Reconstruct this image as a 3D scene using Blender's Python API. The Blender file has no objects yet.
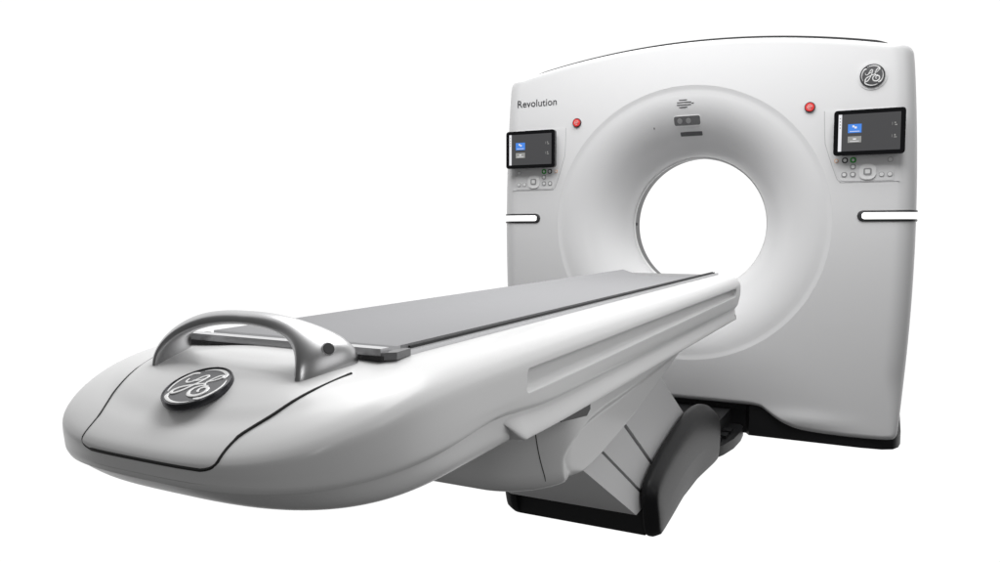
import bpy, bmesh, math, random
import numpy as np
from mathutils import Vector, Matrix
PI = math.pi
sc = bpy.context.scene
col = sc.collection

# ------------------------------------------------------------------ materials
def mat(name, rgb, rough=.4, metal=0., spec=.5, coat=0., emit=None, estr=1., bump=0., bscale=400., noise=0.):
    m = bpy.data.materials.new(name); m.use_nodes = True
    nt = m.node_tree; b = nt.nodes['Principled BSDF']
    b.inputs['Base Color'].default_value = (*rgb, 1)
    b.inputs['Roughness'].default_value = rough
    b.inputs['Metallic'].default_value = metal
    b.inputs['Specular IOR Level'].default_value = spec
    b.inputs['Coat Weight'].default_value = coat
    b.inputs['Coat Roughness'].default_value = .15
    if emit:
        b.inputs['Emission Color'].default_value = (*emit, 1); b.inputs['Emission Strength'].default_value = estr
    if bump or noise:
        tc = nt.nodes.new('ShaderNodeTexCoord'); n = nt.nodes.new('ShaderNodeTexNoise')
        n.inputs['Scale'].default_value = bscale; n.inputs['Detail'].default_value = 3
        nt.links.new(tc.outputs['Object'], n.inputs['Vector'])
        if bump:
            bp = nt.nodes.new('ShaderNodeBump'); bp.inputs['Strength'].default_value = bump; bp.inputs['Distance'].default_value = .001
            nt.links.new(n.outputs['Fac'], bp.inputs['Height']); nt.links.new(bp.outputs['Normal'], b.inputs['Normal'])
        if noise:
            mr = nt.nodes.new('ShaderNodeMapRange')
            mr.inputs['To Min'].default_value = rough - noise; mr.inputs['To Max'].default_value = rough + noise
            nt.links.new(n.outputs['Fac'], mr.inputs['Value']); nt.links.new(mr.outputs['Result'], b.inputs['Roughness'])
    return m
M = dict(
    white=mat('white_enamel', (.76, .76, .765), .42, coat=.12, bump=.03, bscale=900),
    table=mat('white_moulding', (.76, .76, .76), .36, coat=.18, bump=.02, bscale=900),
    grey=mat('pale_grey_plastic', (.76, .76, .765), .5, bump=.04, bscale=900),
    seamgrey=mat('seam_grey', (.34, .34, .345), .6),
    black=mat('black_plastic', (.012, .012, .013), .45, spec=.3, bump=.12, bscale=700),
    rubber=mat('black_rubber', (.010, .010, .011), .55, bump=.1, bscale=500),
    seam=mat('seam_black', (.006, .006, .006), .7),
    chrome=mat('brushed_chrome', (.50, .50, .505), .32, metal=1.),
    silver=mat('polished_silver', (.82, .82, .82), .3, metal=.35),
    gun=mat('gunmetal', (.15, .15, .155), .38, metal=.75, noise=.05, bscale=300),
    rim=mat('dark_rim', (.045, .045, .05), .25, metal=.6),
    pad=mat('grey_vinyl', (.33, .33, .338), 1., spec=.0, bump=.12, bscale=260),
    tray=mat('dark_grey_tray', (.13, .13, .135), .38),
    bar=mat('satin_bar', (.55, .55, .56), .3, metal=.8),
    glassblack=mat('black_bezel', (.004, .004, .005), .12),
    screen=mat('screen_dark', (.02, .02, .02), .2, emit=(.055, .055, .058), estr=1.),
    scrwhite=mat('screen_white', (.1, .1, .1), .2, emit=(.75, .75, .78), estr=1.),
    scrblue=mat('screen_blue', (.02, .05, .1), .2, emit=(.06, .22, .72), estr=1.),
    scrgrey=mat('screen_grey', (.05, .05, .05), .2, emit=(.28, .28, .27), estr=1.),
    panelline=mat('panel_line', (.45, .45, .455), .6),
    frame=mat('strip_frame', (.06, .06, .062), .35, metal=.3),
    ink=mat('printed_ink', (.03, .03, .035), .5),
    red=mat('red_button', (.80, .05, .05), .35),
    redmark=mat('red_button_mark', (.85, .5, .48), .4),
    green=mat('green_ring', (.05, .38, .07), .4),
    orange=mat('orange_mark', (.8, .45, .25), .5),
    btn=mat('button_white', (.88, .88, .88), .3, coat=.3),
    lamp=mat('lit_white_diffuser', (.9, .9, .9), .3, emit=(1, 1, 1), estr=1.1),
    lens=mat('camera_lens', (.16, .16, .17), .12, coat=.5),
    window=mat('sensor_window', (.13, .13, .135), .2),
)

# ------------------------------------------------------------------ helpers
def thing(name, label, cat, loc):
    o = bpy.data.objects.new(name, None); col.objects.link(o)
    o.location = loc; o.empty_display_size = .1; o['label'] = label; o['category'] = cat
    o['origin'] = list(loc); return o
def origin(p):
    while p.parent: p = p.parent
    return Vector(p.location)
def link(name, me, m, parent, label=None, smooth=True, angle=None):
    o = bpy.data.objects.new(name, me); col.objects.link(o)
    me.transform(Matrix.Translation(-origin(parent)))
    o.parent = parent
    me.materials.append(M[m])
    if label: o['label'] = label
    if smooth:
        me.polygons.foreach_set('use_smooth', [True]*len(me.polygons))
        if angle: me.set_sharp_from_angle(angle=math.radians(angle))
    return o
def from_pydata(name, v, f, m, parent, label=None, smooth=True, angle=None, merge=0, recalc=True):
    me = bpy.data.meshes.new(name); me.from_pydata([tuple(p) for p in v], [], [tuple(q) for q in f])
    bm = bmesh.new(); bm.from_mesh(me)
    if merge: bmesh.ops.remove_doubles(bm, verts=bm.verts, dist=merge)
    if recalc: bmesh.ops.recalc_face_normals(bm, faces=bm.faces)
    bm.to_mesh(me); bm.free(); me.update()
    return link(name, me, m, parent, label, smooth, angle)
def from_bm(name, bm, m, parent, label=None, smooth=True, angle=40):
    bmesh.ops.recalc_face_normals(bm, faces=bm.faces)
    me = bpy.data.meshes.new(name); bm.to_mesh(me); bm.free()
    return link(name, me, m, parent, label, smooth, angle)
def prism(poly, axis, a, b, bevel=0., seg=3):
    """extrude a 2D polygon along an axis from a to b; returns a bmesh"""
    bm = bmesh.new()
    def P(p, w):
        return {'x': (w, p[0], p[1]), 'y': (p[0], w, p[1]), 'z': (p[0], p[1], w)}[axis]
    lo = [bm.verts.new(P(p, a)) for p in poly]; hi = [bm.verts.new(P(p, b)) for p in poly]
    bm.faces.new(lo[::-1]); bm.faces.new(hi); n = len(poly)
    for i in range(n): bm.faces.new((lo[i], lo[(i+1) % n], hi[(i+1) % n], hi[i]))
    if bevel:
        bmesh.ops.bevel(bm, geom=[e for e in bm.edges if e.calc_face_angle(0) > .3], offset=bevel, segments=seg, affect='EDGES', profile=.5, clamp_overlap=True)
    return bm
def box(x0, x1, y0, y1, z0, z1, bevel=0., seg=3):
    return prism([(x0, y0), (x1, y0), (x1, y1), (x0, y1)], 'z', z0, z1, bevel, seg)
def rrect(cx, cz, w, h, r, n=6):
    out = []
    for sx, sz, a0 in ((1, 1, 0), (-1, 1, 90), (-1, -1, 180), (1, -1, 270)):
        for k in range(n+1):
            a = math.radians(a0 + 90*k/n)
            out.append((cx + sx*(w/2-r) + r*math.cos(a), cz + sz*(h/2-r) + r*math.sin(a)))
    return out
def circ(cx, cz, r, n=40): return [(cx+r*math.cos(2*PI*i/n), cz+r*math.sin(2*PI*i/n)) for i in range(n)]
def catmull(pts, n=10, closed=False):
    P = [Vector(p) for p in pts]; out = []
    N = len(P)
    for i in range(N if closed else N-1):
        p0, p1, p2, p3 = (P[(i+k) % N] if closed else P[min(max(i+k, 0), N-1)] for k in (-1, 0, 1, 2))
        for k in range(n):
            t = k/n
            out.append(.5*((2*p1)+(p2-p0)*t+(2*p0-5*p1+4*p2-p3)*t*t+(3*p1-p0-3*p2+p3)*t**3))
    if not closed: out.append(P[-1])
    return out
def tube_bm(bm, pts, rad, n=8, caps=True, flat=None):
    """tube through pts; rad number or list; flat=(vector, k) squashes along vector"""
    pts = [Vector(p) for p in pts]; rings = []
    up = Vector((0, 0, 1))
    t0 = (pts[1]-pts[0]).normalized()
    nrm = t0.orthogonal().normalized() if flat is None else Vector(flat[0]).normalized()
    for i, p in enumerate(pts):
        t = (pts[min(i+1, len(pts)-1)]-pts[max(i-1, 0)]).normalized()
        nrm = (nrm - t*nrm.dot(t))
        if nrm.length < 1e-6: nrm = t.orthogonal()
        nrm.normalize(); bi = t.cross(nrm)
        r = rad[i] if hasattr(rad, '__len__') else rad
        k = flat[1] if flat else 1
        rings.append([bm.verts.new(p + nrm*math.cos(2*PI*j/n)*r*k + bi*math.sin(2*PI*j/n)*r) for j in range(n)])
    for a, b in zip(rings, rings[1:]):
        for j in range(n): bm.faces.new((a[j], a[(j+1) % n], b[(j+1) % n], b[j]))
    if caps: bm.faces.new(rings[0][::-1]); bm.faces.new(rings[-1])
def tube(name, pts, rad, m, parent, n=8, flat=None, label=None):
    bm = bmesh.new(); tube_bm(bm, pts, rad, n, True, flat)
    return from_bm(name, bm, m, parent, label)
def grid_faces(nr, nc, wrap=False):
    f = []
    for i in range(nr-1):
        for j in range(nc if wrap else nc-1):
            a = i*nc+j; b = i*nc+(j+1) % nc
            f.append((a, b, b+nc, a+nc))
    return f
def sstep(a, b, x): t = np.clip((x-a)/(b-a), 0, 1); return t*t*(3-2*t)
def text_mesh(body, size):
    cu = bpy.data.curves.new('lettering', 'FONT'); cu.body = body; cu.size = size; cu.extrude = .0006; cu.resolution_u = 4
    o = bpy.data.objects.new('lettering', cu); col.objects.link(o)
    dg = bpy.context.evaluated_depsgraph_get(); dg.update()
    me = bpy.data.meshes.new_from_object(o.evaluated_get(dg)); bpy.data.objects.remove(o)
    return me

# ------------------------------------------------------------------ script emblem
def emblem(parent, Mx, r, domed=.0):
    """round emblem in local XY plane (normal +Z), unit scale r"""
    bm = bmesh.new()
    prof = [(0, .0), (0, .10), (.5, .095), (.8, .085), (.945, .075)]
    n = 64; rings = []
    for (rr, zz) in prof[2:]: rings.append([bm.verts.new((rr*math.cos(2*PI*i/n), rr*math.sin(2*PI*i/n), zz)) for i in range(n)])
    c = bm.verts.new((0, 0, .10))
    for i in range(n): bm.faces.new((c, rings[0][i], rings[0][(i+1) % n]))
    for a, b in zip(rings, rings[1:]):
        for i in range(n): bm.faces.new((a[i], a[(i+1) % n], b[(i+1) % n], b[i]))
    T = Mx @ Matrix.Scale(r, 4)
    bm.transform(T); plate = from_bm('emblem', bm, 'gun', parent, 'round dark grey metal emblem with silver script letters')
    bm = bmesh.new(); rings = []
    for (rr, zz) in ((.935, .07), (.94, .10), (.955, .115), (.98, .11), (1.0, .08), (1.0, -.08)):
        rings.append([bm.verts.new((rr*math.cos(2*PI*i/n), rr*math.sin(2*PI*i/n), zz)) for i in range(n)])
    for a, b in zip(rings, rings[1:]):
        for i in range(n): bm.faces.new((a[i], a[(i+1) % n], b[(i+1) % n], b[i]))
    bm.transform(T); from_bm('emblem_rim', bm, 'rim', plate)
    bm = bmesh.new(); Z = .105
    def stroke(pts, w0, w1=None, nn=8):
        c = catmull([(x, y, Z) for x, y in pts], nn); m = len(c)
        rad = [w0 if w1 is None else w0 + (w1-w0)*math.sin(PI*i/(m-1)) for i in range(m)]
        tube_bm(bm, c, rad, 6, True, ((0, 0, 1), .5))
    # left letter: hooked head, long stem and lower loop; right letter: small loop, waist, big spiral
    stroke([(-.56, .26), (-.54, .12), (-.44, .07), (-.33, .13), (-.24, .28), (-.17, .42), (-.07, .50), (.0, .47), (.0, .38), (-.09, .27), (-.22, .20), (-.34, .19)], .030, .042)
    stroke([(.03, .46), (.0, .30), (-.06, .12), (-.15, -.10), (-.27, -.33), (-.40, -.47), (-.52, -.48), (-.56, -.37), (-.47, -.21), (-.30, -.09), (-.10, .0), (.10, .08), (.24, .12)], .032, .052)
    stroke([(.17, .20), (.31, .26), (.44, .37), (.52, .49), (.48, .57), (.38, .54), (.28, .40), (.22, .24), (.22, .10), (.30, .02), (.42, .03)], .030, .044)
    stroke([(.34, .03), (.18, -.02), (.06, -.14), (.04, -.32), (.15, -.47), (.33, -.50), (.50, -.41), (.57, -.25), (.52, -.09), (.39, -.05), (.28, -.13), (.28, -.25), (.37, -.29)], .034, .062)
    # four curling water strokes inside the rim
    for k in range(4):
        a0 = math.radians(38 + 90*k)
        c = []; rad = []
        for i in range(26):
            t = i/25; a = a0 + math.radians(82)*t; rr = .845 - .10*max(0, 1-t*7)
            c.append((rr*math.cos(a), rr*math.sin(a), Z-.02)); rad.append(.055*(1-t)**.7*min(1, .5+t*5)+.012)
        tube_bm(bm, c, rad, 6, True, ((0, 0, 1), .5))
    bm.transform(T); from_bm('emblem_script', bm, 'silver', plate)
    return plate

# ================================================================== GANTRY
G = thing('scanner_gantry', 'tall white ring-shaped scanner gantry with round bore, two touch screens and light strips', 'ct scanner gantry', (0, .4, -.04))
CZ = 1.10; RF = .745; RB = .39; ER = .10; XW = 1.118
def topz(x): return 2.087 - .115*x*x
def sidex(z): return XW - .036*((z-1.1)/.87)**2
bot = [(0, .131), (.25, .131), (.36, .131), (.42, .124), (.47, .092), (.53, .056), (.60, .031), (.70, .021), (.85, .018), (1.0, .022), (1.05, .030)]
right = catmull([(x, 0, z) for x, z in bot], 6)
right = [(p.x, p.z) for p in right]
right += [(1.062, .044), (1.068, .066)]
z = .10
while z < 1.90: right.append((sidex(z), z)); z += .03
cx_, cz_ = sidex(1.905), topz(1.03)
for k in range(9):
    a = math.radians(5 + 75*k/8); right.append((sidex(1.93)-.055+.055*math.cos(a), 1.912+(topz(1.02)-1.912)*math.sin(a)/math.sin(math.radians(80))))
x = 1.0
while x > .001: right.append((x, topz(x))); x -= .03
right.append((0, topz(0)))
outline = right + [(-x, z) for x, z in right[-2:0:-1]]
# resample outline
def resample(pts, n):
    P = np.array(pts+[pts[0]]); d = np.r_[0, np.cumsum(np.linalg.norm(np.diff(P, axis=0), axis=1))]
    s = np.linspace(0, d[-1], n+1)[:-1]
    return np.c_[np.interp(s, d, P[:, 0]), np.interp(s, d, P[:, 1])]
O = resample(outline, 640)
def er(z): return .035 + (ER-.035)*sstep(.03, .35, z)          # edge radius is smaller along the foot
def yface(x, z, e, r):
    e = np.minimum(e, r)
    y = r - np.sqrt(np.maximum(r*r-(r-e)**2, 0))
    return y
ang = np.arctan2(O[:, 1]-CZ, O[:, 0])
I = np.c_[RF*np.cos(ang), CZ+RF*np.sin(ang)]
# inward normal of the outline
Tn = np.roll(O, -1, 0)-np.roll(O, 1, 0); Tn /= np.linalg.norm(Tn, axis=1)[:, None]
Nn = np.c_[-Tn[:, 1], Tn[:, 0]]
r_ = er(O[:, 1])
rows = []
K = 24
rt_ = .03
Ein = np.c_[np.sign(O[:, 0])*np.minimum(np.abs(O[:, 0]), sidex(O[:, 1])-r_), O[:, 1]]
Ein[:, 1] = np.minimum(Ein[:, 1], topz(Ein[:, 0])-rt_)
low_ = np.array([np.interp(abs(x), [b[0] for b in bot], [b[1] for b in bot]) for x in Ein[:, 0]])+.03
Ein[:, 1] = np.maximum(Ein[:, 1], low_)
for k in range(K):
    t = k/(K-1); P = I*(1-t)+Ein*t; rows.append(np.c_[P[:, 0], np.zeros(len(P)), P[:, 1]])
for k in range(1, 13):
    a = PI/2*k/12
    P = Ein + (O-Ein)*math.sin(a); rows.append(np.c_[P[:, 0], r_*(1-math.cos(a)), P[:, 1]])
for yy in (.2, .4, .6, .78): rows.append(np.c_[O[:, 0], np.full(len(O), yy), O[:, 1]])
V = np.concatenate(rows)
# shallow pressed flare above the foot cut-outs
def flare(x, z): return -.012*np.exp(-((np.abs(x)-.62)/.2)**2-((z-.085)/.04)**2)
V[:, 1] += np.where(V[:, 1] < .02, flare(V[:, 0], V[:, 2]), 0)
cover = from_pydata('front_cover', V, grid_faces(len(rows), len(O), True), 'white', G)
# bell mouth of the bore
n = 200; rows = []
us = np.r_[np.linspace(0, 1, 60)**.8]
prof = [(RF+.001, .0002)]
for u in us:
    a = u*PI/2
    prof.append((RF-.030-(RF-.030-RB)*math.sin(a), .0065+.3435*(1-math.cos(a))))
prof[1:1] = [(RF-.003, .001), (RF-.012, .0034), (RF-.022, .0056)]
th = np.linspace(0, 2*PI, n, endpoint=False)
V = np.concatenate([np.c_[r*np.cos(th), np.full(n, y), CZ+r*np.sin(th)] for r, y in prof])
funnel = from_pydata('bore_funnel', V, grid_faces(len(prof), n, True), 'white', G)
V = np.concatenate([np.c_[r*np.cos(th), np.full(n, y), CZ+r*np.sin(th)] for r, y in ((RB-.0005, .349), (RB-.008, .352), (RB-.009, .362), (RB-.003, .366))])
from_pydata('bore_lip', V, grid_faces(4, n, True), 'btn', G)
V = np.concatenate([np.c_[r*np.cos(th), np.full(n, y), CZ+r*np.sin(th)] for r, y in ((RB-.002, .362), (RB-.001, .42), (RB, .475), (RB+.03, .49), (RB+.12, .56), (RB+.26, .70), (RB+.32, .78))])
from_pydata('scan_window_ring', V[:n*3], grid_faces(3, n, True), 'frame', G)
from_pydata('rear_funnel', V[n*2:], grid_faces(5, n, True), 'white', G)
bm = box(.383, .389, .395, .415, CZ-.012, CZ+.004, .002); bmesh.ops.transform(bm, matrix=Matrix.Rotation(PI, 4, 'Y'), verts=bm.verts); bmesh.ops.translate(bm, vec=(0, 0, 2*CZ), verts=bm.verts)
from_bm('laser_port', bm, 'ink', G)
# rear cover plate
Pi = np.c_[(RB+.32)*np.cos(ang), CZ+(RB+.32)*np.sin(ang)]
V = np.concatenate([np.c_[O[:, 0], np.full(len(O), .78), O[:, 1]], np.c_[O[:, 0]*.96, np.full(len(O), .83), CZ+(O[:, 1]-CZ)*.96], np.c_[Pi[:, 0], np.full(len(O), .782), Pi[:, 1]]])
from_pydata('rear_cover', V, grid_faces(3, len(O), True), 'white', G)
# dark gasket standing a few millimetres proud over the top
bm = bmesh.new(); gp = [(x, topz(x)) for x in np.linspace(-1.0, .985, 90)]
rr = []
for (x, z) in gp:
    k = (min(1, max(0, x+1.0)/.12)**.5)*(min(1, max(0, .985-x)/.06)**.5)*.0180+.0005
    rr.append([bm.verts.new((x, y, z+dz)) for y, dz in ((.105, -.02), (.105, k), (.14, k), (.14, -.02))])
for a, b in zip(rr, rr[1:]):
    for j in range(4): bm.faces.new((a[j], a[(j+1) % 4], b[(j+1) % 4], b[j]))
bm.faces.new(rr[0]); bm.faces.new(rr[-1][::-1])
from_bm('top_gasket', bm, 'rubber', G)
# black plinth
pl = [(.36, .02), (.9, .022), (1.0, .035), (1.05, .065), (1.075, .12), (1.085, .2), (1.085, .76)]
pl = [(-x, y) for x, y in pl[::-1]] + [(-.34, .06), (.34, .06)] + pl
from_bm('plinth', prism(pl, 'z', -.03, .034, .006, 2), 'black', G)
from_bm('plinth_recess', prism([(-.66, .3), (-.66, .022), (-.362, .018), (-.34, .05), (.34, .05), (.362, .018), (.66, .022), (.66, .3)], 'z', -.026, .17, .004, 2), 'black', G)
# lettering
me = text_mesh('Revolution', .062)
xs = [v.co.x for v in me.vertices]; w = max(xs)-min(xs)
s = .252/w
me.transform(Matrix.Translation((-1.006, -.0012, 1.797)) @ Matrix.Rotation(PI/2, 4, 'X') @ Matrix.Diagonal((s, .062*.0+s*1.0, 1, 1)) @ Matrix.Translation((-min(xs), 0, 0)))
link('lettering', me, 'ink', G, 'dark printed word Revolution', smooth=False)
# emblem (local +Z faces -Y)
emblem(G, Matrix.Translation((.906, -.005, 1.816)) @ Matrix.Rotation(PI/2, 4, 'X'), .0555)
from_bm('emblem_seat', prism(circ(.906, 1.816, .067, 64), 'y', -.003, .001, .0024, 3), 'white', G)
# emergency buttons
for sx in (-1, 1):
    cx, cz = sx*.626, 1.685
    b = from_bm('emergency_button', prism(circ(cx, cz, .0215), 'y', -.012, .001, .003, 3), 'red', G, 'round red emergency button')
    from_bm('button_collar', prism(circ(cx, cz, .0255), 'y', -.008, .001, .002), 'ink' if sx < 0 else 'ink', b)
    bm = bmesh.new(); tube_bm(bm, [(cx+.011*math.cos(a), -.0125, cz+.011*math.sin(a)) for a in np.linspace(0, 1.7*PI, 24)], .0018, 5, True, ((0, 1, 0), .4))
    tube_bm(bm, [(cx-.008, -.0125, cz-.001), (cx+.008, -.0125, cz+.001)], .002, 5)
    tube_bm(bm, [(cx, -.0125, cz-.006), (cx, -.0125, cz+.007)], .0018, 5)
    from_bm('button_mark', bm, 'redmark', b)
# touch screens + control panels
for sx in (-1, 1):
    cx, cz, w, h = sx*(.900), 1.541, .314, .218
    T = Matrix.Translation((cx, -.042, cz)) @ Matrix.Rotation(math.radians(0), 4, 'X')
    def put(bm): bm.transform(T); return bm
    D = from_bm('display', put(prism(rrect(0, 0, w, h, .016), 'y', -.012, .012, .003, 3)), 'glassblack', G, 'black framed touch screen')
    from_bm('mount', box(cx-.10, cx+.10, -.035, .004, cz-.07, cz+.07, .01), 'grey', D)
    from_bm('screen', put(prism(rrect(0, 0, w-.042, h-.040, .002, 2), 'y', -.0126, -.011)), 'screen', D, smooth=False)
    def r2(name, x, zz, ww, hh, m, y=-.0131): return from_bm(name, put(prism([(x-ww/2, zz-hh/2), (x+ww/2, zz-hh/2), (x+ww/2, zz+hh/2), (x-ww/2, zz+hh/2)], 'y', y, -.0124)), m, D, smooth=False)
    r2('screen_sidebar', -.1285, 0, .015, h-.040, 'scrwhite')
    r2('screen_tile', -.063, .020, .060, .042, 'scrblue')
    r2('screen_tile', -.063, -.033, .060, .030, 'scrgrey')
    for (x, zz, ww, hh, m_) in ((-.069, .030, .009, .009, 'scrwhite'), (-.059, .024, .010, .009, 'scrwhite'), (-.063, .006, .044, .0025, 'scrwhite'), (-.063, -.031, .014, .006, 'scrwhite'), (-.063, -.042, .040, .0025, 'scrwhite'),
                            (.112, .038, .006, .006, 'scrgrey'), (.116, .028, .010, .005, 'scrgrey'), (.112, -.020, .006, .007, 'scrgrey'), (.114, -.030, .012, .004, 'scrgrey'), (.100, .034, .0015, .014, 'scrgrey'), (.100, -.024, .0015, .014, 'scrgrey'),
                            (-.1285, .070, .005, .006, 'scrgrey'), (-.1285, .055, .005, .006, 'scrgrey'), (-.1285, .040, .005, .006, 'scrgrey'), (-.1285, .025, .005, .006, 'scrgrey')):
        k = prism([(x-ww/2, zz-hh/2), (x+ww/2, zz-hh/2), (x+ww/2, zz+hh/2), (x-ww/2, zz+hh/2)], 'y', -.0137, -.0130); k.transform(T)
        from_bm('screen_icon', k, m_, D, smooth=False)
    # control panel: slightly raised plate with its outline
    pts = [(.694, 1.66), (.700, 1.52), (.708, 1.478), (.755, 1.335), (.775, 1.309), (.80, 1.304), (1.04, 1.304)]
    pl_ = catmull([(sx*x, -.0005, zz) for x, zz in pts], 8)
    cp = tube('control_panel_seam', pl_, .0013, 'panelline', G, 5)
    CPn = from_bm('control_panel', prism([(sx*x, zz) for x, zz in [(.703, 1.66), (.709, 1.52), (.716, 1.480), (.762, 1.338), (.778, 1.314), (.80, 1.309), (1.012, 1.309), (1.015, 1.66)]], 'y', -.0022, .002, .001, 1), 'btn' if False else 'white', G)
    def ring(name, x, zz, ro, ri, m, lab=None, y=-.0045):
        a = from_bm(name, prism(rrect(sx*x, zz, 2*ro, 2*ro, ro*.8), 'y', y, -.0015, .0008, 2), m, CPn, lab)
        if ri: from_bm('button_cap', prism(rrect(sx*x, zz, 2*ri, 2*ri, ri*.8), 'y', y-.002, -.003, .0008, 2), 'btn', CPn)
        return a
    ring('button', .795, 1.4125, .0135, .008, 'ink', 'dark ringed button'); ring('button', .832, 1.4125, .0140, .0062, 'green', 'green ringed button')
    ring('button', .756, 1.411, .009, .006, 'orange', 'faint orange button')
    for x, zz in ((.832, 1.380), (.793, 1.342), (.832, 1.342)): ring('button', x, zz, .0130, .0080, 'seamgrey')
    for x, zz in ((.960, 1.339), (.996, 1.339), (.996, 1.409)): ring('button', x, zz, .012, .009, 'panelline')
    d = ring('dial', .898, 1.354, .038, 0, 'btn', None, -.008)
    from_bm('dial_ring', prism(rrect(sx*.898, 1.354, .036, .034, .008), 'y', -.0105, -.007, .001, 2), 'seamgrey', CPn)
    from_bm('dial_cap', prism(rrect(sx*.898, 1.354, .022, .020, .004), 'y', -.012, -.009, .001, 2), 'btn', CPn)
    # wrap-around light strip
    path = [(x, 0., 0., -1.) for x in np.linspace(.857, XW-ER, 14)]
    for k in range(1, 11):
        a = PI/2*k/10; path.append((XW-ER+ER*math.sin(a), ER-ER*math.cos(a), math.sin(a), -math.cos(a)))
    path += [(XW+.001, y, 1., 0.) for y in (.15, .22, .30)]
    def strip(name, u0, hh, off, m, par):
        s = 0; prev = None; V = []; cnt = 0
        fine = []
        for i in range(len(path)-1):
            for k in range(4):
                t = k/4; fine.append([path[i][j]*(1-t)+path[i+1][j]*t for j in range(4)])
        fine.append(path[-1])
        acc = 0; last = fine[0]; rowsV = []
        for q in fine:
            acc += math.hypot(q[0]-last[0], q[1]-last[1]); last = q
            if acc < u0: continue
            t = acc-u0; H = hh*math.sqrt(max(0, 1-max(0, (hh-t)/hh)**2)) if t < hh else hh
            H = max(H, .0008)
            nx, ny = q[2], q[3]
            row = []
            for dz, o in ((-H, -.003), (-H, off-.002), (-H+min(.003, H*.5), off), (H-min(.003, H*.5), off), (H, off-.002), (H, -.003)):
                row.append((sx*(q[0]+nx*o), q[1]+ny*o, 1.1375+dz))
            rowsV.append(row)
        V = [p for r in rowsV for p in r]
        f = grid_faces(len(rowsV), 6); f += [tuple(range(6)), tuple((len(rowsV)-1)*6+k for k in range(6))]
        return from_pydata(name, V, f, m, par, smooth=True, angle=50)
    L = strip('light_strip_frame', 0, .0275, .006, 'frame', G)
    strip('light_strip', .019, .0165, .010, 'lamp', L)
# sensors on the bell mouth
def fpt(x, z, off=0):
    """point on funnel surface with given x and z, pushed out along its normal"""
    dx, dz = x, z-CZ; r = math.hypot(dx, dz); sa = (RF-.030-r)/(RF-.030-RB); sa = min(max(sa, 0), .999); a = math.asin(sa)
    y = .0065+.3435*(1-math.cos(a))
    tr, ty = -(RF-.030-RB)*math.cos(a), .340*math.sin(a); L_ = math.hypot(tr, ty)
    nr, ny = -ty/L_, tr/L_       # towards axis / -y
    if ny > 0: nr, ny = -nr, -ny
    return (x+nr*dx/r*off, y+ny*off, z+nr*dz/r*off)
def patch(name, poly, off, m, par, lab=None):
    c = (sum(p[0] for p in poly)/len(poly), sum(p[1] for p in poly)/len(poly)); n = len(poly)
    V = [fpt(x, z, -.002) for x, z in poly] + [fpt(x, z, off) for x, z in poly] + [fpt(c[0]+(x-c[0])*.5, c[1]+(z-c[1])*.5, off) for x, z in poly] + [fpt(*c, off)]
    f = [(i, (i+1) % n, n+(i+1) % n, n+i) for i in range(n)] + [(n+i, n+(i+1) % n, 2*n+(i+1) % n, 2*n+i) for i in range(n)] + [(2*n+i, 2*n+(i+1) % n, 3*n) for i in range(n)]
    return from_pydata(name, V, f, m, par, lab, True, 40)
vent = patch('speaker_grille', rrect(-.018, 1.752, .05, .036, .01), .0005, 'white', G)
for (x, dz, w_) in ((-.018, .019, .044), (-.012, .0065, .078), (-.014, -.0065, .078), (-.018, -.019, .044), (.034, .0, .012)):
    patch('grille_slot', rrect(x, 1.752+dz, w_, .0042, .0018, 3), .0016, 'ink', vent)
fr = patch('camera_frame', rrect(-.002, 1.662, .150, .056, .014), .0015, 'btn', G)
cw = patch('camera_window', rrect(-.002, 1.6645, .142, .046, .010), .003, 'window', fr)
for x in (-.042, .005): patch('camera_lens', circ(x, 1.6645, .0135, 24), .0045, 'seamgrey', fr)
patch('indicator_slot', rrect(.012, 1.597, .120, .020, .003), .0015, 'window', G)
patch('microphone_hole', rrect(-.185, 1.632, .005, .010, .002), .0012, 'ink', G)

# ================================================================== PATIENT TABLE
Tb = thing('patient_table', 'long white patient table with rounded foot end, grey pad, chrome handle and black base', 'patient table', (0, -1.05, -.04))
YC = -3.0; YB = -.33; NE = 3.3
# profile: (a, b, z straight, z at the tip)
R0 = [(0, 0, .846, .853), (.08, .10, .846, .854), (.14, .17, .846, .852), (.19, .24, .8465, .840), (.235, .30, .8465, .819), (.265, .34, .846, .798),
      (.290, .370, .845, .777), (.312, .394, .841, .762), (.333, .412, .834, .749), (.349, .424, .821, .739), (.358, .431, .806, .731), (.361, .434, .792, .725), (.361, .434, .77, .717), (.3595, .433, .735, .709), (.356, .432, .705, .698),
      (.349, .429, .693, .690)]
SK = [(.3445, .436, .689, .696), (.350, .40, .672, .693), (.357, .36, .650, .690), (.357, .33, .642, .690), (.352, .30, .638, .690), (.30, .22, .638, .690), (.15, .10, .638, .690)]
def ringfun(R):
    R = np.array(R, float)
    d = np.r_[0, np.cumsum(np.hypot(np.diff(R[:, 0]), np.diff(R[:, 2]))+1e-4)]
    d /= d[-1]
    return R, d
def interp_prof(R, n):
    pts = catmull([(a, b, zs) for a, b, zs, zt in R], 12); pts2 = catmull([(zt, 0, 0) for a, b, zs, zt in R], 12)
    A = np.array([[p.x, p.y, p.z, q.x] for p, q in zip(pts, pts2)])
    d = np.r_[0, np.cumsum(np.hypot(np.diff(A[:, 0]), np.diff(A[:, 2])))]
    s = np.linspace(0, d[-1], n)
    return np.c_[[np.interp(s, d, A[:, k]) for k in range(4)]].T
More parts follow.
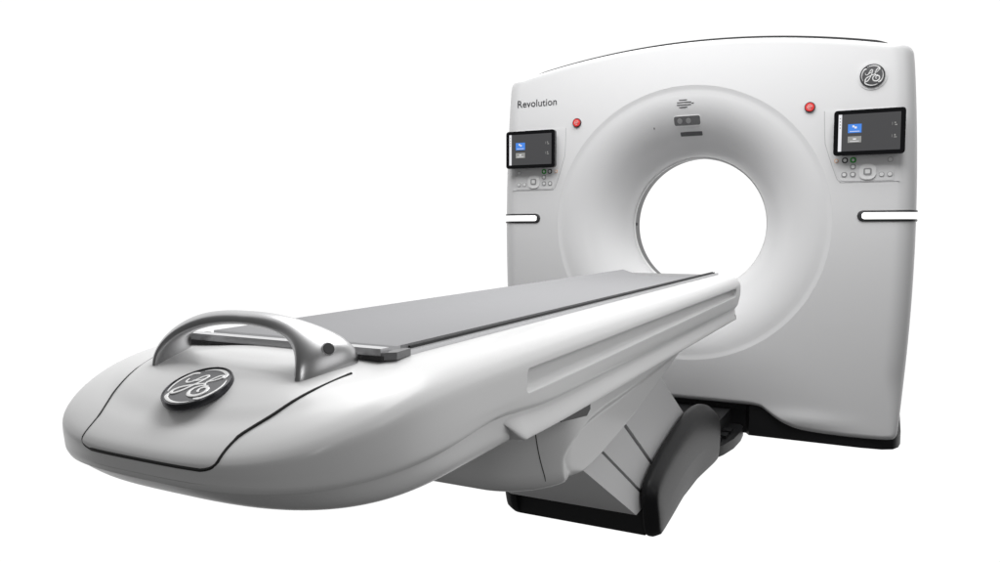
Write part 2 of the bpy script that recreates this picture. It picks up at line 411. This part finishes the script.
def base_path(nstraight, nnose):
    # returns arrays: kind u (0 straight..1), y for straight, theta for nose; right half then mirrored
    th = np.linspace(0, PI/2, 4000)
    X = .36*np.cos(th)**(2/NE); Y = -.46*np.sin(th)**(2/NE)
    d = np.r_[0, np.cumsum(np.hypot(np.diff(X), np.diff(Y)))]
    tt = np.interp(np.linspace(0, d[-1], nnose), d, th)
    ys = np.unique(np.r_[np.linspace(YB, YC, nstraight, endpoint=False), np.linspace(-.52, -.42, 40), np.linspace(-2.83, -2.76, 40)])[::-1]
    return ys, tt
def nose_surface(A, ys, tt, yback=None):
    """A rows (a,b,zs,zt); returns V (nprof, ncols, 3) for the full U from right back to left back"""
    cols = []
    c_, s_ = np.cos(tt)**(2/NE), np.sin(tt)**(2/NE)
    q = s_**2.5
    a, b, zs, zt = A.T
    Xs = np.repeat(a[:, None], len(ys), 1); Ys = np.repeat(ys[None], len(A), 0); Zs = np.repeat(zs[:, None], len(ys), 1)
    Xn = a[:, None]*c_[None]; Yn = YC-b[:, None]*s_[None]; Zn = zs[:, None]+(zt-zs)[:, None]*q[None]
    X = np.concatenate([Xs, Xn], 1); Y = np.concatenate([Ys, Yn], 1); Z = np.concatenate([Zs, Zn], 1)
    X = np.concatenate([X, -X[:, -2::-1]], 1); Y = np.concatenate([Y, Y[:, -2::-1]], 1); Z = np.concatenate([Z, Z[:, -2::-1]], 1)
    return np.stack([X, Y, Z], -1)
A = interp_prof(R0, 260)
ys, tt = base_path(240, 320)
V = nose_surface(A, ys, tt)
# side channel: long recessed groove with rounded ends, on both flanks
def slot_depth(Y, Z):
    y0, y1 = -2.815, -.44
    zc = np.interp(Y, [-2.8, -.4], [.7625, .771]); hz = np.interp(Y, [-2.8, -.4], [.0265, .020])
    rr_ = .013; qy = np.abs(Y-(y0+y1)/2)-((y1-y0)/2-rr_); qz = np.abs(Z-zc)-(hz-rr_)
    d_ = rr_-np.hypot(np.maximum(qy, 0), np.maximum(qz, 0))       # distance inside the rounded outline
    u = np.clip((Z-(zc-hz))/(2*hz), 0, 1)                       # 0 bottom..1 top: deepest under the upper lip
    return .028*np.clip(u/.85, 0, 1)**.85*sstep(0, .007, d_) + .003*sstep(0, .004, d_)
V[..., 2] = np.where((np.abs(V[..., 0]) < .236) & (V[..., 1] > -3.06), .800, V[..., 2])      # trough for the cradle
side = (np.abs(V[..., 0]) > .33)
V[..., 0] -= np.sign(V[..., 0])*slot_depth(V[..., 1], V[..., 2])*side
# dish in front of the handle around the emblem
dd = np.hypot(V[..., 0]/.17, (V[..., 1]+3.345)/.085)
V[..., 2] -= .007*np.exp(-((V[..., 1]+3.225)/.035)**2-(V[..., 0]/.13)**4)
V[..., 2] -= np.where(V[..., 2] > .70, .006*np.exp(-dd**2*1.4), 0)*(V[..., 1] < -3.1)
_sc = lambda v: sstep(0, 1, v)
V[..., 2] += .017*np.exp(-((V[..., 1]+2.93)/.17)**2)*sstep(0, 1, (.745-V[..., 2])/.04)*(np.abs(V[..., 0]) > .3)
# foot end: close the profile against the gantry end (slightly tapering underside)
nr, nc = V.shape[:2]
# end taper: lower part of the end is set back
back = sstep(-.42, -.33, V[..., 1])
V[..., 1] -= back*np.clip((.755-V[..., 2])/.06, 0, 1)*.055
# panel seam
ZT = [.715, .755, .770, .780, .800, .815, .84, .855]; XT = [.149, .152, .158, .175, .189, .202, .235, .262]
def sd(P): return np.minimum(np.interp(P[..., 2], ZT, XT)-np.abs(P[..., 0]), P[..., 2]-.7215)
inside = lambda P: (sd(P) > 0) & (P[..., 1] < -3.125)
fc = grid_faces(nr, nc)
Vf = V.reshape(-1, 3)
F = np.array(fc); C = Vf[F].mean(1)
pin = inside(C)
def sub(name, mask, m, label=None):
    f = F[mask]; used = np.unique(f); mp = -np.ones(len(Vf), int); mp[used] = np.arange(len(used))
    me = bpy.data.meshes.new(name)
    me.vertices.add(len(used)); me.vertices.foreach_set('co', Vf[used].ravel())
    f = mp[f]
    me.loops.add(f.size); me.polygons.add(len(f))
    me.loops.foreach_set('vertex_index', f.ravel()); me.polygons.foreach_set('loop_start', np.arange(0, f.size, 4)); me.polygons.foreach_set('loop_total', np.full(len(f), 4))
    me.update(calc_edges=True); me.validate()
    bm = bmesh.new(); bm.from_mesh(me); bmesh.ops.remove_doubles(bm, verts=bm.verts, dist=1e-5); bmesh.ops.dissolve_degenerate(bm, edges=bm.edges, dist=1e-6)
    bmesh.ops.recalc_face_normals(bm, faces=bm.faces); bm.to_mesh(me); bm.free()
    return link(name, me, m, Tb, label)
shell = sub('table_shell', ~pin, 'table')
panel = sub('foot_panel', pin, 'table', 'removable white panel with black seam at the foot end')
# seam ribbon traced on the surface
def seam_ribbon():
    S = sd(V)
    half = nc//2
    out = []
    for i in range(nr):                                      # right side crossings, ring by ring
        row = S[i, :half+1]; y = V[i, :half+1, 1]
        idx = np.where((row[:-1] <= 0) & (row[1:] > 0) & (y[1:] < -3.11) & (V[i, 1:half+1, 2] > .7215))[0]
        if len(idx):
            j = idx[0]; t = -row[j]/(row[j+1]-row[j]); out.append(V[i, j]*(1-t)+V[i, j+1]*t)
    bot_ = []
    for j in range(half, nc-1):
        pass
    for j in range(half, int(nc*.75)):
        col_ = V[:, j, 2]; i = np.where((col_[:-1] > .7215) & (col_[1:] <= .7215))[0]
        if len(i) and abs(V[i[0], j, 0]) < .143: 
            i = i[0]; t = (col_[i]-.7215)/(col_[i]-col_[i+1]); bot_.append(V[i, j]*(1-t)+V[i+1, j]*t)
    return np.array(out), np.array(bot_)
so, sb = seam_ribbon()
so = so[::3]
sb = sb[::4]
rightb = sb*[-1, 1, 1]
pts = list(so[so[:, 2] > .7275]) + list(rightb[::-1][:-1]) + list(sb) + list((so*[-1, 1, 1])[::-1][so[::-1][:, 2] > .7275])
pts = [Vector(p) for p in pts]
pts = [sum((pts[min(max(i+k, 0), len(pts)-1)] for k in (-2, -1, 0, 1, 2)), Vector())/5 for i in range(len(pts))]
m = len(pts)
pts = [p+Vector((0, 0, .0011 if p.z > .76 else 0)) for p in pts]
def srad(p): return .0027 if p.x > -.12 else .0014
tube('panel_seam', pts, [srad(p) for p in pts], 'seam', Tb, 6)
# skirt below the crease (straight part) with blunt curled front end
SKA = interp_prof([R0[-1]]+SK, 70)
ysk = np.r_[np.linspace(YB, -2.7, 60, endpoint=False), np.linspace(-2.7, -3.0, 90)]
for sx in (-1, 1):
    W = []
    for ir, (a, b, zs, zt) in enumerate(SKA):
        row = []; kk = min(1, ir/(len(SKA)*.42))
        for y in ysk:
            m_ = float(np.clip((y-(-2.975+.125*kk**.8))/(.150-.115*kk), 0, 1)); m_ = (m_*m_*(3-2*m_))**.8
            ax = .335+(a-.335)*m_ ; az = .690+(zs-.690)*m_
            if zs > .691: ax, az = a, zs
            az += .017*math.exp(-((y+2.93)/.17)**2)*max(0, 1-kk*1.1)
            dome = math.exp(-((y+2.845)/.05)**2)*math.sin(PI*min(1, ir/(len(SKA)*.45)))
            ax += .002*dome
            yy = y - float(sstep(-.42, -.33, y))*np.clip((.755-az)/.06, 0, 1.9)*.055
            row.append((sx*ax, yy, az))
        W.append(row)
    W = np.array(W); from_pydata('table_skirt', W.reshape(-1, 3), grid_faces(len(SKA), len(ysk)), 'table', Tb)
# end cap of the shell facing the gantry
prof_ = [(a, zs) for a, b, zs, zt in interp_prof(R0+SK, 60)]
ye = lambda z: YB-.0005-np.clip((.755-z)/.06, 0, 1.9)*.055
V2 = [(a, ye(z), z) for a, z in prof_]+[(-a, ye(z), z) for a, z in prof_]
from_pydata('end_cap', V2, [(i, i+1, 60+i+1, 60+i) for i in range(59)], 'table', Tb)
# underside hull of the foot end
HU = [(.347, .427, .697, .694), (.345, .424, .690, .688), (.334, .375, .652, .652), (.298, .315, .627, .628), (.228, .238, .605, .606), (.14, .145, .585, .586), (.07, .07, .575, .576), (.03, .03, .573, .573), (0, 0, .572, .572)]
HA = interp_prof(HU, 60)
ys2 = np.linspace(-2.30, YC, 24, endpoint=False)
Vh = nose_surface(HA, ys2, np.interp(np.linspace(0, 1, 90), np.linspace(0, 1, len(tt)), tt))
Vh[..., 2] += .017*np.exp(-((Vh[..., 1]+2.93)/.17)**2)*sstep(0, 1, (Vh[..., 2]-.63)/.055)
from_pydata('foot_hull', Vh.reshape(-1, 3), grid_faces(*Vh.shape[:2]), 'table', Tb, merge=1e-5)

# ---- lifting beam under the shell
_zb = catmull([(-2.75, .42, 0), (-2.6, .402, 0), (-2.45, .396, 0), (-2.3, .391, 0), (-2.15, .391, 0), (-2.0, .407, 0), (-1.745, .445, 0), (-1.4, .507, 0), (-1.04, .585, 0), (-.8, .645, 0)], 12)
zb = lambda y: np.interp(y, [p.x for p in _zb], [p.y for p in _zb])
BX = .288
scoop = [(-.7, .640), (-1.0, .612), (-1.40, .584), (-1.80, .566), (-2.0, .560), (-2.13, .556), (-2.25, .545), (-2.33, .522), (-2.380, .487), (-2.385, .450), (-2.365, .418), (-2.33, .395), (-2.28, .36), (-2.2, .33)]
# plan outline of the beam: right side back -> rounded front corner -> front
pp = [(BX, y) for y in np.linspace(-.86, -2.30, 110)]
RC = .20
for k in range(1, 41):
    a = PI/2*k/40; pp.append((BX-RC*(1-math.cos(a)), -2.30-.24*math.sin(a)))
pp += [(x, -2.54) for x in np.linspace(BX-RC-.01, 0, 14)]
pp += [(-x, y) for x, y in pp[-2::-1]]
nz = 70; rowsB = []
from mathutils.geometry import intersect_point_line
scp = np.array([(p.x, p.y) for p in catmull([(a, b, 0) for a, b in scoop], 60)])
def scoop_in(y, z):
    """signed depth inside the scooped face: distance to the scoop boundary"""
    d = np.sqrt(((scp-np.array([y, z]))**2).sum(1)); i = d.argmin(); dist = d[i]
    # inside is below / behind the boundary line
    j = min(max(i, 1), len(scp)-2); t = scp[j+1]-scp[j-1]; n_ = np.array([-t[1], t[0]])
    s_ = np.dot(np.array([y, z])-scp[j], n_)
    return dist if s_ > 0 else -dist
for i in range(nz):
    t = i/(nz-1); row = []
    for (x, y) in pp:
        z0 = float(zb(y)); z1 = .637 if y > -2.4 else .66
        z1 = max(z1, z0+.02)
        z = z0+(z1-z0)*t
        r = float(np.interp(y, [-2.34, -2.22], [.06, .012])); e = z-z0
        ins = (r-math.sqrt(max(0, r*r-(r-min(e, r))**2)))          # rounded lower edge
        # inward direction in plan
        if abs(x) >= BX-1e-6 and y > -2.3: nx, ny = -math.copysign(1, x), 0
        elif y <= -2.539: nx, ny = 0, 1
        else:
            vx, vy = (abs(x)-(BX-RC))/RC, (y+2.30)/.24; L_ = math.hypot(vx, vy); nx, ny = -vx/L_*math.copysign(1, x), -vy/L_
        dep = 0
        if y > -2.6 and abs(x) > .15:
            s_ = scoop_in(y, z)
            dep = .030*float(sstep(-.012, .032, s_))
            if y < -2.3: dep *= 1
            front = .012*math.exp(-((s_+.012)/.03)**2) if s_ < .02 else 0
            dep -= 0*front
        k = ins+dep
        row.append((x+nx*k, y+ny*k, z))
    rowsB.append(row)
NB = len(pp)
VB = [p for r in rowsB for p in r]
cb = [(0, -.9+.0, .62)]
fB = grid_faces(nz, NB)
fB += [tuple(range(NB))[::-1]] ; fB += [tuple((nz-1)*NB+i for i in range(NB))]
from_pydata('lift_beam', VB, fB, 'table', Tb, angle=50)
# beam seam, dark gap and latch between shell and beam
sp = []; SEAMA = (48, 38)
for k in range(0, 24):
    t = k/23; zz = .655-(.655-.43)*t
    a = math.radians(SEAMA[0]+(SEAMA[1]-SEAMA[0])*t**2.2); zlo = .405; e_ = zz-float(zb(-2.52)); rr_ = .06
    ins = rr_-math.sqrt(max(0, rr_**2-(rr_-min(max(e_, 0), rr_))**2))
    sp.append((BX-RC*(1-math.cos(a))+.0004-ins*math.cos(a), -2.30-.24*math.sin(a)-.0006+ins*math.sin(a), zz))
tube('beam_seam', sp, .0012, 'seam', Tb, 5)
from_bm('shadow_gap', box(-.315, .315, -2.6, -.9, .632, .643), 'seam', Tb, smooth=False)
from_bm('beam_latch', prism([(-2.57, .622), (-2.40, .600), (-2.375, .612), (-2.375, .637), (-2.57, .637)], 'x', .20, .335, .004), 'black', Tb)

# ---- pedestal: three slanted telescoping covers
def seg(y0, z0, y1, z1, yb0, yb1, xw, name='pedestal_cover', mt='grey', bev=.012):
    # slanted parallelogram between front line and back line, slope .26/.44
    sl = .255/.44
    P = [(yb0, .075), (y0-.25, z0+.25*sl+.0), (y1-.25, z1+.25*sl), (yb1, .075)]
    return from_bm(name, prism(P, 'x', -xw, xw, bev, 3), mt, Tb)
seg(-2.09, .333, -1.94, .350, -1.652, -1.50, .243)
seg(-1.925, .352, -1.725, .392, -1.475, -1.275, .243)
seg(-1.70, .395, -1.24, .445, -1.245, -.60, .243)
from_bm('pedestal_core', prism([(-1.60, .08), (-2.05, .34), (-1.7, .52), (-1.30, .47), (-.70, .08)], 'x', -.232, .232), 'seamgrey', Tb)
# ---- base frame: two crescent guards, front bar and plate
gprof = [(-1.535, -.04), (-1.575, -.012), (-1.60, .06), (-1.625, .125), (-1.618, .168), (-1.56, .200), (-1.45, .233), (-1.30, .262), (-1.15, .286), (-1.02, .300), (-.90, .302), (-.76, .288), (-.62, .254), (-.51, .208), (-.462, .155), (-.450, .05), (-.47, -.02), (-.50, -.04)]
gp2 = [(p.x, p.y) for p in catmull([(a, b, 0) for a, b in gprof], 5)]
gp2 = [tuple(p) for p in resample(gp2, 120)]
NG = len(gp2)
for sx in (-1, 1):
    bm = bmesh.new(); ringsG = []
    for xo, k in ((.250, .70), (.250, .05), (.2515, .015), (.256, 0.), (.270, 0.), (.274, .006), (.288, .070), (.298, .125), (.302, .150), (.306, .22), (.308, .36), (.310, .6), (.310, 1.)):
        rg = []
        for i, (y, z) in enumerate(gp2):
            ty_ = min(max(y, -1.50), -.58); tz_ = .055+.06*(1-((ty_+1.04)/.46)**2)
            yy, zz = y+(ty_-y)*k, z+(tz_-z)*k
            xo2 = xo - (.020*math.exp(-((yy+1.0)/.33)**2)*(1-float(sstep(-.04, .16, zz))) if xo > .27 else 0)
            rg.append(bm.verts.new((sx*xo2, yy, zz)))
        ringsG.append(rg)
    for a, b in zip(ringsG, ringsG[1:]):
        for i in range(NG): bm.faces.new((a[i], a[(i+1) % NG], b[(i+1) % NG], b[i]))
    bmesh.ops.remove_doubles(bm, verts=bm.verts, dist=1e-5)
    from_bm('base_guard', bm, 'black', Tb, angle=60)
from_bm('base_frame', box(-.25, .25, -1.56, -.5, -.03, .055, .006, 2), 'rubber', Tb)
dk = [(-.2, -.62), (.20, -.62), (.27, -.54), (.31, -.42), (.335, -.28), (.342, -.12), (.335, .0), (.31, .04), (-.3, .04), (-.3, -.4)]
dock = from_bm('docking_foot', prism(dk, 'z', -.03, .02, .008, 2), 'black', Tb)
for (a, b, c, d) in ((.05, .285, -.40, -.33), (.05, .30, -.30, -.23), (.05, .305, -.20, -.13)):
    from_bm('foot_rib', box(a, b, c, d, .015, .036, .005, 2), 'black', dock)
from_bm('cable_housing', box(-.26, .26, -.56, .06, .015, .10, .012, 2), 'rubber', Tb)

# ---- cradle, pad and cross bar
def sheet(name, x0, y0, y1, ztop, zbot, m, nx=40, ny=60, yend=None, bev=.006):
    top = []; 
    xs = np.linspace(-x0, x0, nx)
    prof = [(xs[0], zbot)] + [(x, ztop(x)) for x in xs] + [(xs[-1], zbot)]
    rows = []
    for y in np.linspace(y0, y1, ny): rows.append([(x, y + (yend(x) if yend and y < y0+.2 else 0)*(1-(y-y0)/.2 if y < y0+.2 else 0), z) for x, z in prof])
    V = [p for r in rows for p in r]; n_ = len(prof)
    f = grid_faces(ny, n_, True); f += [tuple(range(n_)), tuple((ny-1)*n_+k for k in range(n_))]
    return from_pydata(name, V, f, m, Tb, angle=35)
dish = lambda x: .832+.028*min(1, (abs(x)/.228))**3.2
sheet('cradle', .231, -3.085, -.318, lambda x: dish(x)-.006, .825, 'tray', yend=lambda x: 0)
sheet('pad', .230, -3.035, -.35, lambda x: dish(x)+.003, .834, 'pad', yend=lambda x: -.035*max(0, (abs(x)-.15)/.075)**1.5)
for sx in (-1, 1):
    from_bm('cradle_rail', box(sx*.2335-.0018, sx*.2335+.0018, -3.05, -.33, .840, .8595, .001, 1), 'rubber', Tb)
    from_bm('rail_track', box(sx*.2420-.0062, sx*.2420+.0062, -3.07, -.31, .840, .8545, .002, 2), 'bar', Tb)
    from_bm('bar_cap', prism([(sx*.236, -3.142), (sx*.256, -3.122), (sx*.251, -3.072), (sx*.236, -3.075)], 'z', .846, .859, .004, 3), 'tray', Tb)
from_bm('cross_tray', box(-.236, .236, -3.12, -3.03, .846, .852, .001, 1), 'tray', Tb)
from_bm('cross_bar', box(-.236, .236, -3.142, -3.118, .853, .866, .003, 3), 'bar', Tb)
from_bm('cross_bar_gap', box(-.240, .240, -3.145, -3.120, .846, .8532), 'rubber', Tb)
from_bm('bar_marker', box(-.012, .008, -3.10, -3.088, .852, .8535), 'btn', Tb)

# ---- chrome handle
def hpt(phi):
    c, s = math.cos(phi), math.sin(phi)
    x = -.006+.184*math.copysign(abs(c)**.92, c); z = .832+.082*abs(s)**.85
    y = -3.207-.004*abs(c)
    return Vector((x, y, z))
NH = 96; bm = bmesh.new(); rings = []
for i in range(NH+1):
    phi = PI*i/NH; p = hpt(phi)
    d = .02; t = (hpt(min(PI, phi+d))-hpt(max(0, phi-d))); t.y = 0; t.normalize()
    nrm = Vector((-t.z, 0, t.x)); 
    if nrm.dot(Vector((p.x, 0, p.z-.80))) < 0: nrm = -nrm
    c = abs(math.cos(phi))
    hw = .0165+.042*c**3.2; th_ = .0105+.004*c
    wdir = Vector((0, 1, .0)); wdir = (Vector((0, 1, 0))*1 + Vector((0, 0, 1))*.22).normalized()
    ring_ = []
    for k in range(28):
        a = 2*PI*k/28; ca, sa = math.cos(a), math.sin(a)
        u = math.copysign(abs(ca)**.8, ca)*hw; v = math.copysign(abs(sa)**.9, sa)*th_
        q = p + wdir*u + nrm*v; q.x += math.cos(phi)*abs(math.cos(phi))*u*.30
        q.z = q.z if c < .98 else min(q.z, q.z)
        ring_.append(bm.verts.new(q))
    rings.append(ring_)
for a, b in zip(rings, rings[1:]):
    for k in range(28): bm.faces.new((a[k], a[(k+1) % 28], b[(k+1) % 28], b[k]))
bm.faces.new(rings[0]); bm.faces.new(rings[-1][::-1])
hd = from_bm('handle', bm, 'chrome', Tb, 'arched brushed chrome handle')
for sx in (-1, 1):
    phi = .33 if sx > 0 else PI-.33
    p = hpt(phi); t = hpt(phi+.02)-hpt(phi-.02); t.y = 0; t.normalize(); nrm = Vector((-t.z, 0, t.x))
    if nrm.x*sx < 0: nrm = -nrm
    c = abs(math.cos(phi)); off = .0105+.004*c
    wd = (Vector((0, 1, 0)) + Vector((0, 0, 1))*.22).normalized() + Vector((math.cos(phi)*c*.30, 0, 0))
    n2 = t.cross(wd).normalized()
    if n2.dot(nrm) < 0: n2 = -n2
    p = p + nrm*off; nrm = n2
    R_ = nrm.to_track_quat('Z', 'Y').to_matrix().to_4x4(); T = Matrix.Translation(p+nrm*(-.0036)) @ R_
    b1 = prism(circ(0, 0, .0118, 32), 'z', -.004, .0048, .0015, 3); b1.transform(T); hb = from_bm('handle_socket', b1, 'chrome', hd)
    b2 = prism(circ(0, 0, .0098, 32), 'z', .003, .0060, .0008, 2); b2.transform(T); from_bm('socket_hole', b2, 'rubber', hd)

# ---- emblem on the foot panel
rot = Matrix.Rotation(math.atan2(.40, 1), 4, 'X')
emblem(Tb, Matrix.Translation((0, -3.321, .8095)) @ rot, .058)

# ================================================================== LIGHT AND CAMERA
w = bpy.data.worlds.new('World'); sc.world = w; w.use_nodes = True
nt = w.node_tree; nt.nodes.clear()
out = nt.nodes.new('ShaderNodeOutputWorld'); bg = nt.nodes.new('ShaderNodeBackground'); nt.links.new(bg.outputs[0], out.inputs[0])
tc = nt.nodes.new('ShaderNodeTexCoord'); sep = nt.nodes.new('ShaderNodeSeparateXYZ'); nt.links.new(tc.outputs['Generated'], sep.inputs[0])
def mth(op, a, b=None, clamp=False):
    n_ = nt.nodes.new('ShaderNodeMath'); n_.operation = op; n_.use_clamp = clamp
    for i, v in enumerate((a, b)):
        if v is None: continue
        if isinstance(v, (int, float)): n_.inputs[i].default_value = v
        else: nt.links.new(v, n_.inputs[i])
    return n_.outputs[0]
def ramp(val, a, b):
    n_ = nt.nodes.new('ShaderNodeMapRange'); n_.interpolation_type = 'SMOOTHSTEP'
    n_.inputs['From Min'].default_value = a; n_.inputs['From Max'].default_value = b
    nt.links.new(val, n_.inputs['Value']); return n_.outputs['Result']
fx, fy = -math.sin(math.radians(26.8)), math.cos(math.radians(26.8))
dot = mth('ADD', mth('MULTIPLY', sep.outputs['X'], fx), mth('MULTIPLY', sep.outputs['Y'], fy))
back = mth('MULTIPLY', ramp(dot, .05, .30), ramp(sep.outputs['Z'], -.60, -.46))      # added white surround, only in the directions the camera faces
GLOW, BASE, LOW_FILL = 1.05, .12, .085
amb = mth('ADD', LOW_FILL, mth('MULTIPLY', ramp(sep.outputs['Z'], -.5, .3), BASE-LOW_FILL))  # dim ambient elsewhere, darkest from below so undersides stay shaded; no floor exists
val = mth('ADD', mth('MULTIPLY', back, GLOW), mth('MULTIPLY', mth('SUBTRACT', 1., back), amb))
nt.links.new(val, bg.inputs['Strength']); bg.inputs['Color'].default_value = (1, 1, 1, 1)
def area(name, loc, target, sx, sy, power):
    l = bpy.data.lights.new(name, 'AREA'); l.shape = 'RECTANGLE'; l.size = sx; l.size_y = sy; l.energy = power
    o = bpy.data.objects.new(name, l); col.objects.link(o); o.location = loc
    d = Vector(target)-Vector(loc); o.rotation_euler = d.to_track_quat('-Z', 'Y').to_euler(); return o
area('overhead_softbox', (0, -1.5, 3.6), (0, -1.0, 1.0), 3.4, 2.0, 132)
area('handle_highlight_fill', (2.6, -5.6, 1.9), (0, -3.2, .9), .5, 1.8, 14)  # added unseen light, puts an upright highlight on the chrome handle
area('added_right_fill', (5.0, -2.2, 2.6), (0, -1.2, .8), 2.0, 2.4, 22)  # added unseen fill, lightens the surfaces facing right

cam = bpy.data.cameras.new('camera'); co = bpy.data.objects.new('camera', cam); col.objects.link(co); sc.camera = co
cam.sensor_width = 36; cam.lens = 27.675; cam.clip_end = 200; cam.clip_start = .05
co.location = (1.00439, -4.20936, 1.06835)
co.rotation_euler = (math.radians(90-3.7976), 0, math.radians(26.844))
sc.view_settings.view_transform = 'Standard'; sc.view_settings.look = 'None'; sc.view_settings.exposure = 0; sc.view_settings.gamma = 1
sc.render.resolution_x = 1024; sc.render.resolution_y = 575
sc.cycles.use_denoising = True
